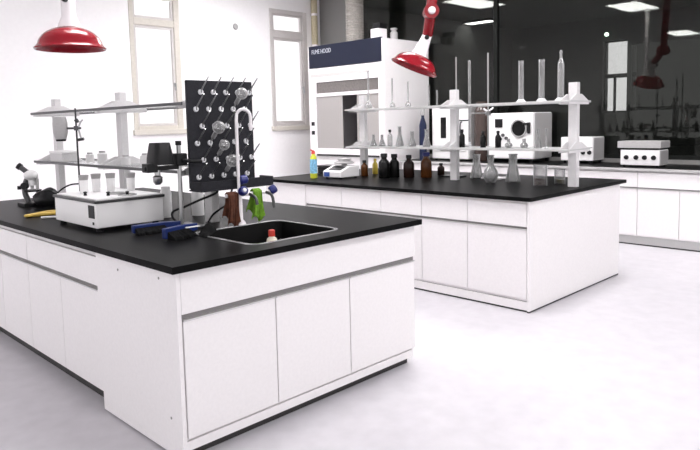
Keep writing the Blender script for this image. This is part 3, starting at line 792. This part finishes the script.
# balance
t=thing('lab_balance','white laboratory balance with a blue label and dark pan on the rear bench','balance',(3.28,2.37,H))
b=B(); bm=b.bm
def yrot(o,ang,c):
    o.rotation_euler=(0,0,ang)
obj('housing',B().prism([(3.17,H+.015),(3.44,H+.015),(3.44,H+.125),(3.30,H+.125),(3.17,H+.075)],'y',2.26,2.52),INSTR,t,bevel=.008)
obj('weighing_pan',B().lathe([(0,.128),(.03,.128),(.03,.14),(.10,.145),(.105,.155),(.06,.175),(0,.178)],(3.35,2.39,H),24),INSTRG,t,smooth=True)
obj('pan_dish',B().lathe([(0,.175),(.055,.176),(.075,.195),(.07,.197),(0,.182)],(3.35,2.39,H),24),PORC,t,smooth=True)
obj('blue_label',B().box(3.167,3.1705,2.42,2.50,H+.022,H+.066),BLUELAB2,t)
obj('keypad',B().prism([(3.195,H+.089),(3.275,H+.1195),(3.273,H+.1225),(3.193,H+.092)],'y',2.29,2.46),BLACKP,t)
for x in (3.20,3.41):
    for y in (2.29,2.49): obj('foot',B().cyl((x,y,H),(x,y,H+.016),.014,n=10),BLACKP,t)
t=thing('black_case','low black instrument case behind the cleaner bottle','case',(3.66,2.93,H))
obj('case_body',B().box(3.58,3.74,2.82,3.05,H,H+.07),BLACKP,t,bevel=.006); obj('lid',B().box(3.575,3.745,2.815,3.055,H+.071,H+.092),BLACKM,t,bevel=.006)
# conical flasks
def conical(p,r,hh,label,group,m_=GLASSM,stop=None,nk=.42):
    t=thing('conical_flask',label,'flask',p,group)
    obj('flask_glass',B().lathe([(0,0),(r*.94,0),(r,hh*.04),(r*.97,hh*.10),(r*nk,hh*.62),(r*nk,hh*.95),(r*(nk+.1),hh),(r*(nk+.04),hh),(r*(nk-.05),hh*.94),(r*(nk-.05),hh*.63),(r*.9,hh*.10),(r*.86,.007),(0,.006)],p,24),m_,t,smooth=True)
    if stop: obj('stopper',B().lathe([(0,hh*.93),(r*.36,hh*.93),(r*.44,hh*1.12),(0,hh*1.13)],p,14),stop,t,smooth=True)
    return t
def flatflask(p,r,hh,label,group,stop=None):
    t=thing('boiling_flask',label,'flask',p,group)
    pr=[(0,0),(r*.55,0),(r*.85,hh*.1),(r,hh*.27),(r*.88,hh*.44),(r*.5,hh*.58),(r*.42,hh*.64),(r*.42,hh*.95),(r*.52,hh),(r*.45,hh),(r*.37,hh*.94),(r*.37,hh*.64),(r*.45,hh*.57),(r*.82,hh*.43),(r*.93,hh*.27),(r*.8,hh*.11),(r*.5,.006),(0,.006)]
    obj('flask_glass',B().lathe(pr,p,24),GLASSM,t,smooth=True)
    if stop: obj('stopper',B().lathe([(0,hh*.93),(r*.36,hh*.93),(r*.44,hh*1.06),(0,hh*1.07)],p,14),stop,t,smooth=True)
    return t
G='large glass flasks standing under the rear shelf'
conical((3.954,1.20,H),.062,.23,'conical glass flask just right of the middle post under the rear shelf',G,nk=.55)
flatflask((3.66,.855,H),.066,.245,'round-bodied glass flask in the middle of the three under the rear shelf',G)
conical((3.801,.716,H),.066,.25,'conical glass flask nearest the two beakers under the rear shelf',G,nk=.55)
def beaker(p,r,hh,lm,lh,label):
    t=thing('beaker',label,'beaker',p)
    obj('beaker_glass',B().lathe([(0,0),(r*.95,0),(r,.006),(r,hh*.94),(r*1.08,hh),(r*1.02,hh),(r*.94,hh*.93),(r*.93,.008),(0,.007)],p,24),GLASS,t,smooth=True)
    obj('liquid',B().lathe([(0,.009),(r*.91,.009),(r*.91,lh),(0,lh)],p,24),lm,t,smooth=True)
beaker((3.63,.36,H),.056,.175,LIQB,.062,'large glass beaker with dark brown liquid near the end of the rear bench')
beaker((3.843,.295,H),.045,.13,LIQY,.04,'small glass beaker with olive liquid beside the near shelf post')

# burette stand behind the rear shelf
q0=Vector((3.98,1.086,0))
t=thing('burette_stand','tall burette stand with a butterfly clamp behind the rear shelf','stand',(3.98,1.086,H))
obj('base_plate',B().box(3.91,4.05,.93,1.125,H,H+.018),ENAM,t,bevel=.004)
obj('rod',B().cyl((3.98,1.086,H+.016),(3.98,1.086,2.027),.0085,n=12),STEEL,t,smooth=True)
cl=obj('butterfly_clamp',B().box(3.965,3.995,1.065,1.107,1.45,1.49).tube([q0+u*1.47+l*.0,q0+u*1.47+l*.17],.007,8),STEEL,t,bevel=.002)
obj('clamp_wing',B().tube([q0+u*1.48-l*.0,q0+u*1.51+l*.045],.011,8).tube([q0+u*1.48,q0+u*1.52-l*.05],.009,8).tube([q0+u*1.46,q0+u*1.43-l*.05],.009,8),ENAM,cl,smooth=True)
t=thing('burette','brown glass burette held by the clamp of the burette stand','burette',(q0.x+l.x*.175,q0.y+l.y*.175,1.0))
bq=q0+l*.175
obj('burette_tube',B().lathe([(.010,1.20),(.012,1.22),(.012,1.955),(.014,1.96),(.010,1.96)],(bq.x,bq.y,0),14),GLASSM,t,smooth=True)
obj('stopcock',B().lathe([(0,1.09),(.004,1.09),(.006,1.15),(.010,1.20),(0,1.20)],(bq.x,bq.y,0),10).cyl((bq.x-.025,bq.y,1.17),(bq.x+.025,bq.y,1.17),.008,n=10),PEG,t,smooth=True)
q2=Vector((3.98,1.447,0))
t=thing('retort_stand','thin steel retort stand rising behind the middle post of the rear shelf','stand',(3.98,1.447,H))
obj('base_plate',B().box(3.91,4.05,1.38,1.60,H,H+.015),BLACKM,t,bevel=.003)
obj('rod',B().cyl((3.98,1.447,H+.01),(3.98,1.447,2.02),.007,n=12),STEEL,t,smooth=True)
obj('boss_head',B().box(3.962,3.998,1.43,1.464,1.385,1.425).tube([q2+u*1.405,q2+u*1.405-l*.12],.008,8),DSTEEL,t,bevel=.003)

# upper shelf of the rear bench
def cylinder_glass(y,hh,r,label,x=X2,foot=True,taper=False):
    p=(x,y,ZU)
    t=thing('measuring_cylinder',label,'cylinder',p,'tall glass cylinders on top of the rear shelf')
    obj('foot',B().lathe([(0,0),(r*1.9,0),(r*1.9,.008),(r*1.1,.03),(0,.03)],p,20),PEG,t,smooth=True)
    if taper: pr=[(r,.028),(r,hh*.72),(r*.8,hh*.78),(r*.42,hh*.84),(r*.36,hh*.93),(r*.5,hh*.95),(r*.34,hh),(0,hh)]
    else: pr=[(r,.028),(r,hh*.985),(r*1.12,hh),(r*.98,hh),(r*.85,hh*.98),(r*.85,.03)]
    obj('cylinder_glass',B().lathe(pr,p,20),GLASSM,t,smooth=True)
cylinder_glass(.58,.355,.022,'slim tall glass cylinder, left one of the pair over the round-windowed oven')
cylinder_glass(.39,.350,.024,'slim tall glass cylinder, right one of the pair over the round-windowed oven')
cylinder_glass(.22,.41,.026,'narrow-topped tall glass cylinder beside the near post of the rear shelf',taper=True)
def volumetric(y,hh,label,x=X2,r=.03):
    p=(x,y,ZU)
    t=thing('volumetric_flask',label,'flask',p,'long-necked volumetric flasks on top of the rear shelf')
    pr=[(0,0),(r*.6,0),(r*.95,r*.35),(r,r*.8),(r*.75,r*1.5),(r*.3,r*2.1),(r*.25,r*2.5),(r*.25,hh*.96),(r*.34,hh),(r*.2,hh)]
    obj('flask_glass',B().lathe(pr,p,18),GLASSM,t,smooth=True)
volumetric(2.36,.40,'tall long-necked flask at the far end of the upper rear shelf',r=.04)
volumetric(2.03,.30,'long-necked flask on the upper rear shelf, left one in front of the grey hood side')
volumetric(1.825,.255,'long-necked flask on the upper rear shelf, right one in front of the grey hood side')
def testtube(y,hh,z,label,x=X2,r=.0085,grp='thin glass tubes on the rear shelf'):
    p=(x,y,z)
    t=thing('glass_tube',label,'tube',p,grp)
    obj('tube_glass',B().lathe([(0,0),(r*2.2,0),(r*2.2,.005),(r,.012),(r,hh),(r*1.2,hh+.003),(r*.8,hh)],p,14),GLASSM,t,smooth=True)
testtube(1.566,.20,ZU,'taller short tube on the upper rear shelf between the hood and the middle post')
testtube(1.47,.15,ZU,'shorter tube on the upper rear shelf close to the middle post')
testtube(.345,.16,ZL,'thin tube on the lower rear shelf beside the smallest flask')
# lower shelf of the rear bench
G='small reagent bottles on the lower rear shelf'
def small(y,r,hh,m_,cap,label,x=X2): bottle((x,y,ZL),r,hh,m_,cap,label,neck=.45,group=G)
small(2.071,.026,.17,GLASSM,BLACKP,'clear bottle with a black stopper towards the far end of the lower rear shelf')
small(1.187,.026,.165,BLKGL,BLACKP,'black bottle on the lower rear shelf just right of the middle post')
small(.96,.026,.15,BLKGL,BLACKP,'black bottle on the lower rear shelf under the butterfly clamp')
small(.805,.026,.15,BLKGL,BLACKP,'black bottle on the lower rear shelf before the left edge of the round-windowed oven')
G2='small glass flasks on the lower rear shelf'
conical((X2,2.30,ZL),.04,.12,'small conical flask on the lower rear shelf by the far post',G2)
conical((X2,2.18,ZL),.038,.12,'small conical flask on the lower rear shelf, second from the far post',G2)
conical((X2,1.94,ZL),.042,.20,'tall conical flask on the lower rear shelf, right of the leftmost black stopper',G2)
conical((X2,1.78,ZL),.04,.15,'conical flask on the lower rear shelf in front of the grey hood side',G2)
conical((X2,1.60,ZL),.04,.17,'conical flask on the lower rear shelf left of the middle post',G2)
flatflask((X2,.70,ZL),.035,.08,'low round flask on the lower rear shelf under the oven window',G2)
flatflask((X2,.55,ZL),.035,.08,'low round flask on the lower rear shelf, second right of the black bottles',G2)
conical((X2,.42,ZL),.034,.16,'smallest clear flask on the lower rear shelf near the end post',G2)

# ------------------------------------------------------------------ things on the wall bench
o=thing('vacuum_oven','white oven with a round dark window on the wall bench','oven',(6.34,2.13,H))
obj('housing',B().box(6.10,6.58,1.796,2.466,.895,1.485),INSTR,o,bevel=.01)
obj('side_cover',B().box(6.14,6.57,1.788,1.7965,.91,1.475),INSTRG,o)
obj('window_ring',B().lathe([(.106,0),(.117,.012),(.110,.022),(.098,.022),(.095,.0)],(6.10,1.99,1.285),32,(-1,0,0)),INSTRG,o,smooth=True)
obj('round_window',B().lathe([(0,.012),(.1,.012),(.1,0)],(6.10,1.99,1.285),32,(-1,0,0)),BLKGL,o)
obj('control_panel',B().box(6.092,6.101,2.23,2.34,1.30,1.41),BLACKP,o)
b=B()
for y,z in ((2.22,1.20),(2.17,1.16),(2.26,1.15),(2.30,1.18)): b.cyl((6.10,y,z),(6.08,y,z),.022,n=12)
obj('knob',b,DSTEEL,o,smooth=True)
obj('door_latch',B().box(6.07,6.10,1.83,1.865,1.22,1.36).box(6.06,6.09,1.83,1.93,1.33,1.355),BLACKP,o,bevel=.004)
for x in (6.14,6.54):
    for y in (1.84,2.42): obj('foot',B().cyl((x,y,H),(x,y,.896),.022,n=12),BLACKP,o)
o=thing('drying_oven','white drying oven with a dark upright slot behind the middle post of the rear shelf','oven',(6.32,3.07,H))
obj('housing',B().box(6.10,6.55,2.765,3.375,.87,1.62),INSTR,o,bevel=.01)
obj('door_panel',B().box(6.088,6.1,2.80,3.34,.98,1.58),INSTR,o,bevel=.004)
obj('slot_window',B().box(6.082,6.089,3.12,3.21,1.16,1.45),BLKGL,o)
obj('handle',B().tube(catmull([(6.088,2.86,1.20),(6.055,2.86,1.22),(6.055,2.86,1.36),(6.088,2.86,1.38)],4),.01,8),DSTEEL,o,smooth=True)
for x in (6.14,6.51):
    for y in (2.81,3.33): obj('foot',B().cyl((x,y,H),(x,y,.871),.02,n=12),BLACKP,o)
tb=thing('tall_jar','tall dark brown jar between the two white ovens on the wall bench','jar',(6.22,2.61,H))
obj('jar_body',B().lathe([(0,0),(.108,0),(.112,.02),(.112,.66),(.10,.70),(.075,.73),(.075,.76),(0,.76)],(6.22,2.61,H),26),BROWNJ,tb,smooth=True)
obj('lid',B().lathe([(0,.755),(.085,.755),(.085,.80),(0,.80)],(6.22,2.61,H),24),BROWNJ,tb,smooth=True)
tb=thing('tall_bottle','tall slim blue bottle beside the fume hood on the wall bench','bottle',(6.0,3.46,H))
obj('bottle_body',B().lathe([(0,0),(.05,0),(.052,.02),(.052,.50),(.03,.58),(.022,.60),(.022,.64),(0,.64)],(6.0,3.46,H),22),BLUEB,tb,smooth=True)
obj('cap',B().lathe([(0,.635),(.032,.635),(.030,.73),(0,.74)],(6.0,3.46,H),18),INSTRG,tb,smooth=True)
o=thing('power_supply','white box with two black knobs beside the near post on the wall bench','instrument',(6.40,1.28,H))
obj('housing',B().box(6.25,6.56,1.095,1.50,.885,1.17),INSTR,o,bevel=.006)
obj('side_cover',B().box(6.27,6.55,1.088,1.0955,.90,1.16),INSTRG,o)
obj('panel_line',B().box(6.246,6.251,1.10,1.495,1.04,1.052),INSTRG,o)
for y in (1.215,1.135): obj('knob',B().lathe([(0,0),(.026,0),(.022,.022),(0,.024)],(6.25,y,.985),14,(-1,0,0)),BLACKP,o,smooth=True)
for x in (6.28,6.53):
    for y in (1.13,1.46): obj('foot',B().cyl((x,y,H),(x,y,.886),.018,n=10),BLACKP,o)
o=thing('hotplate','grey white hotplate with a thick top and four knobs on the wall bench','hotplate',(6.08,.44,H))
obj('housing',B().box(5.955,6.21,.231,.645,.872,1.04),INSTR,o,bevel=.005)
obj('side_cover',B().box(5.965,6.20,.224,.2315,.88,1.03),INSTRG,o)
obj('shadow_gap',B().box(5.965,6.20,.24,.635,1.04,1.06),BLACKP,o)
obj('heating_top',B().box(5.94,6.225,.215,.675,1.06,1.135),INSTRG,o,bevel=.005)
for y in (.58,.475,.385,.29): obj('knob',B().lathe([(0,0),(.026,0),(.022,.02),(0,.022)],(5.955,y,.957),14,(-1,0,0)),BLACKP,o,smooth=True)
for x in (5.98,6.18):
    for y in (.26,.615): obj('foot',B().cyl((x,y,H),(x,y,.873),.016,n=10),BLACKP,o)

# ------------------------------------------------------------------ far, dim room seen through the glass
r=sempty('window_4',(XF,3.67,FWZ0))  # window stands in for one mirrored in the partition glass
f_=B(); t_=.03
f_.box(XF+.10,XF+.16,FWY0,FWY0+t_,FWZ0,FWZ1).box(XF+.10,XF+.16,FWY1-t_,FWY1,FWZ0,FWZ1).box(XF+.10,XF+.16,FWY0,FWY1,FWZ0,FWZ0+t_).box(XF+.10,XF+.16,FWY0,FWY1,FWZ1-t_,FWZ1)
f_.box(XF+.10,XF+.16,FWY0,FWY1,2.25,2.34).box(XF+.10,XF+.16,3.69,3.73,FWZ0,2.25)
obj('window_frame',f_,DARKFR,r)
obj('window_pane',B().box(XF+.17,XF+.18,FWY0,FWY1,FWZ0,FWZ1),WINGL,r)
obj('side_pane',B().box(XF+.02,XF+.03,SLY,FWY0-.09,FWZ0,FWZ1-.15),TINT,r)  # added pane imitating the lit reveal beside the window
obj('side_bar',B().box(XF+.03,XF+.06,SLY,FWY0-.09,2.25,2.34),DARKFR,r)
def ceil_light(name,label,x0,x1,y0,y1,pm,z=ZC-.03,group=None):
    t=thing(name,label,'light',((x0+x1)/2,(y0+y1)/2,z),group)
    obj('frame',B().box(x0-.03,x1+.03,y0-.03,y0,z-.05,z).box(x0-.03,x1+.03,y1,y1+.03,z-.05,z).box(x0-.03,x0,y0,y1,z-.05,z).box(x1,x1+.03,y0,y1,z-.05,z).box(x0,x1,y0,y1,z-.012,z),DARKFR if x0>XW else ENAM,t)
    obj('diffuser',B().box(x0,x1,y0,y1,z-.045,z-.03),pm,t)
ceil_light('ceiling_light','bright strip light beside the tilted red arm, seen through the dark glass',10.9,11.2,5.5,6.15,PANELF)
tag(obj('indicator_light',B().lathe([(0,0),(.04,0),(.04,.03),(0,.04)],(XF,3.85,3.2),16,(-1,0,0)),GRNLED,smooth=True,loc=(XF,3.85,3.2)),'pale green spot of light above the window beyond the dark glass','light')

# ------------------------------------------------------------------ lamps of the room
tag(obj('reflection_strip',B().box(XF-.05,XF-.001,1.40,1.80,2.60,2.66),REFLGLOW,loc=(XF,1.6,2.63)),'dim short strip of reflected ceiling light at the upper right, a glowing bar behind the dark glass','light')  # glowing bar stands in for a ceiling light mirrored in the glass
n=0
lamps=[(-4.0,3.7,'far left'),(1.9,-2.4,'added rear middle'),(2.1,0.4,'central'),(1.3,2.9,'far middle'),(5.0,-3.0,'rear right'),(5.0,.3,'middle right'),(4.6,2.6,'far right'),(4.2,4.65,'added window side')]  # rear middle and window side panels added to brighten bench end and wall
for x,y,w in lamps:
    ceil_light('ceiling_light','white ceiling panel light, the %s one of the laboratory, above the picture'%w,x-.6,x+.6,y-.3,y+.3,PANEL,z=ZC)

# ------------------------------------------------------------------ daylight
w=bpy.data.worlds.new('World'); scene.world=w; w.use_nodes=True
bg=w.node_tree.nodes['Background']; bg.inputs['Color'].default_value=(1.0,.975,.99,1); bg.inputs['Strength'].default_value=.55

# ------------------------------------------------------------------ camera
cam=bpy.data.cameras.new('Camera'); co=bpy.data.objects.new('Camera',cam); COL.objects.link(co)
Cp=Vector((-1.30100,-2.30500,1.41400)); yaw=math.radians(45.19047813); pitch=math.radians(5.38494541); roll=math.radians(-1.30765932)
F=Vector((math.cos(yaw)*math.cos(pitch),math.sin(yaw)*math.cos(pitch),-math.sin(pitch)))
R=Vector((math.sin(yaw),-math.cos(yaw),0)); U=R.cross(F)
R2=math.cos(roll)*R+math.sin(roll)*U; U2=-math.sin(roll)*R+math.cos(roll)*U
m=Matrix((R2,U2,-F)).transposed().to_4x4(); m.translation=Cp
co.matrix_world=m
cam.sensor_fit='HORIZONTAL'; cam.sensor_width=36
cam.lens=647.768/700*36
cam.shift_x=(350-345.5235)/700; cam.shift_y=-(225-183.2721)/700
cam.clip_start=.05
scene.camera=co
vs=scene.view_settings
vs.view_transform='Standard'; vs.look='None'; vs.gamma=1; vs.use_curve_mapping=False; vs.exposure=1.3
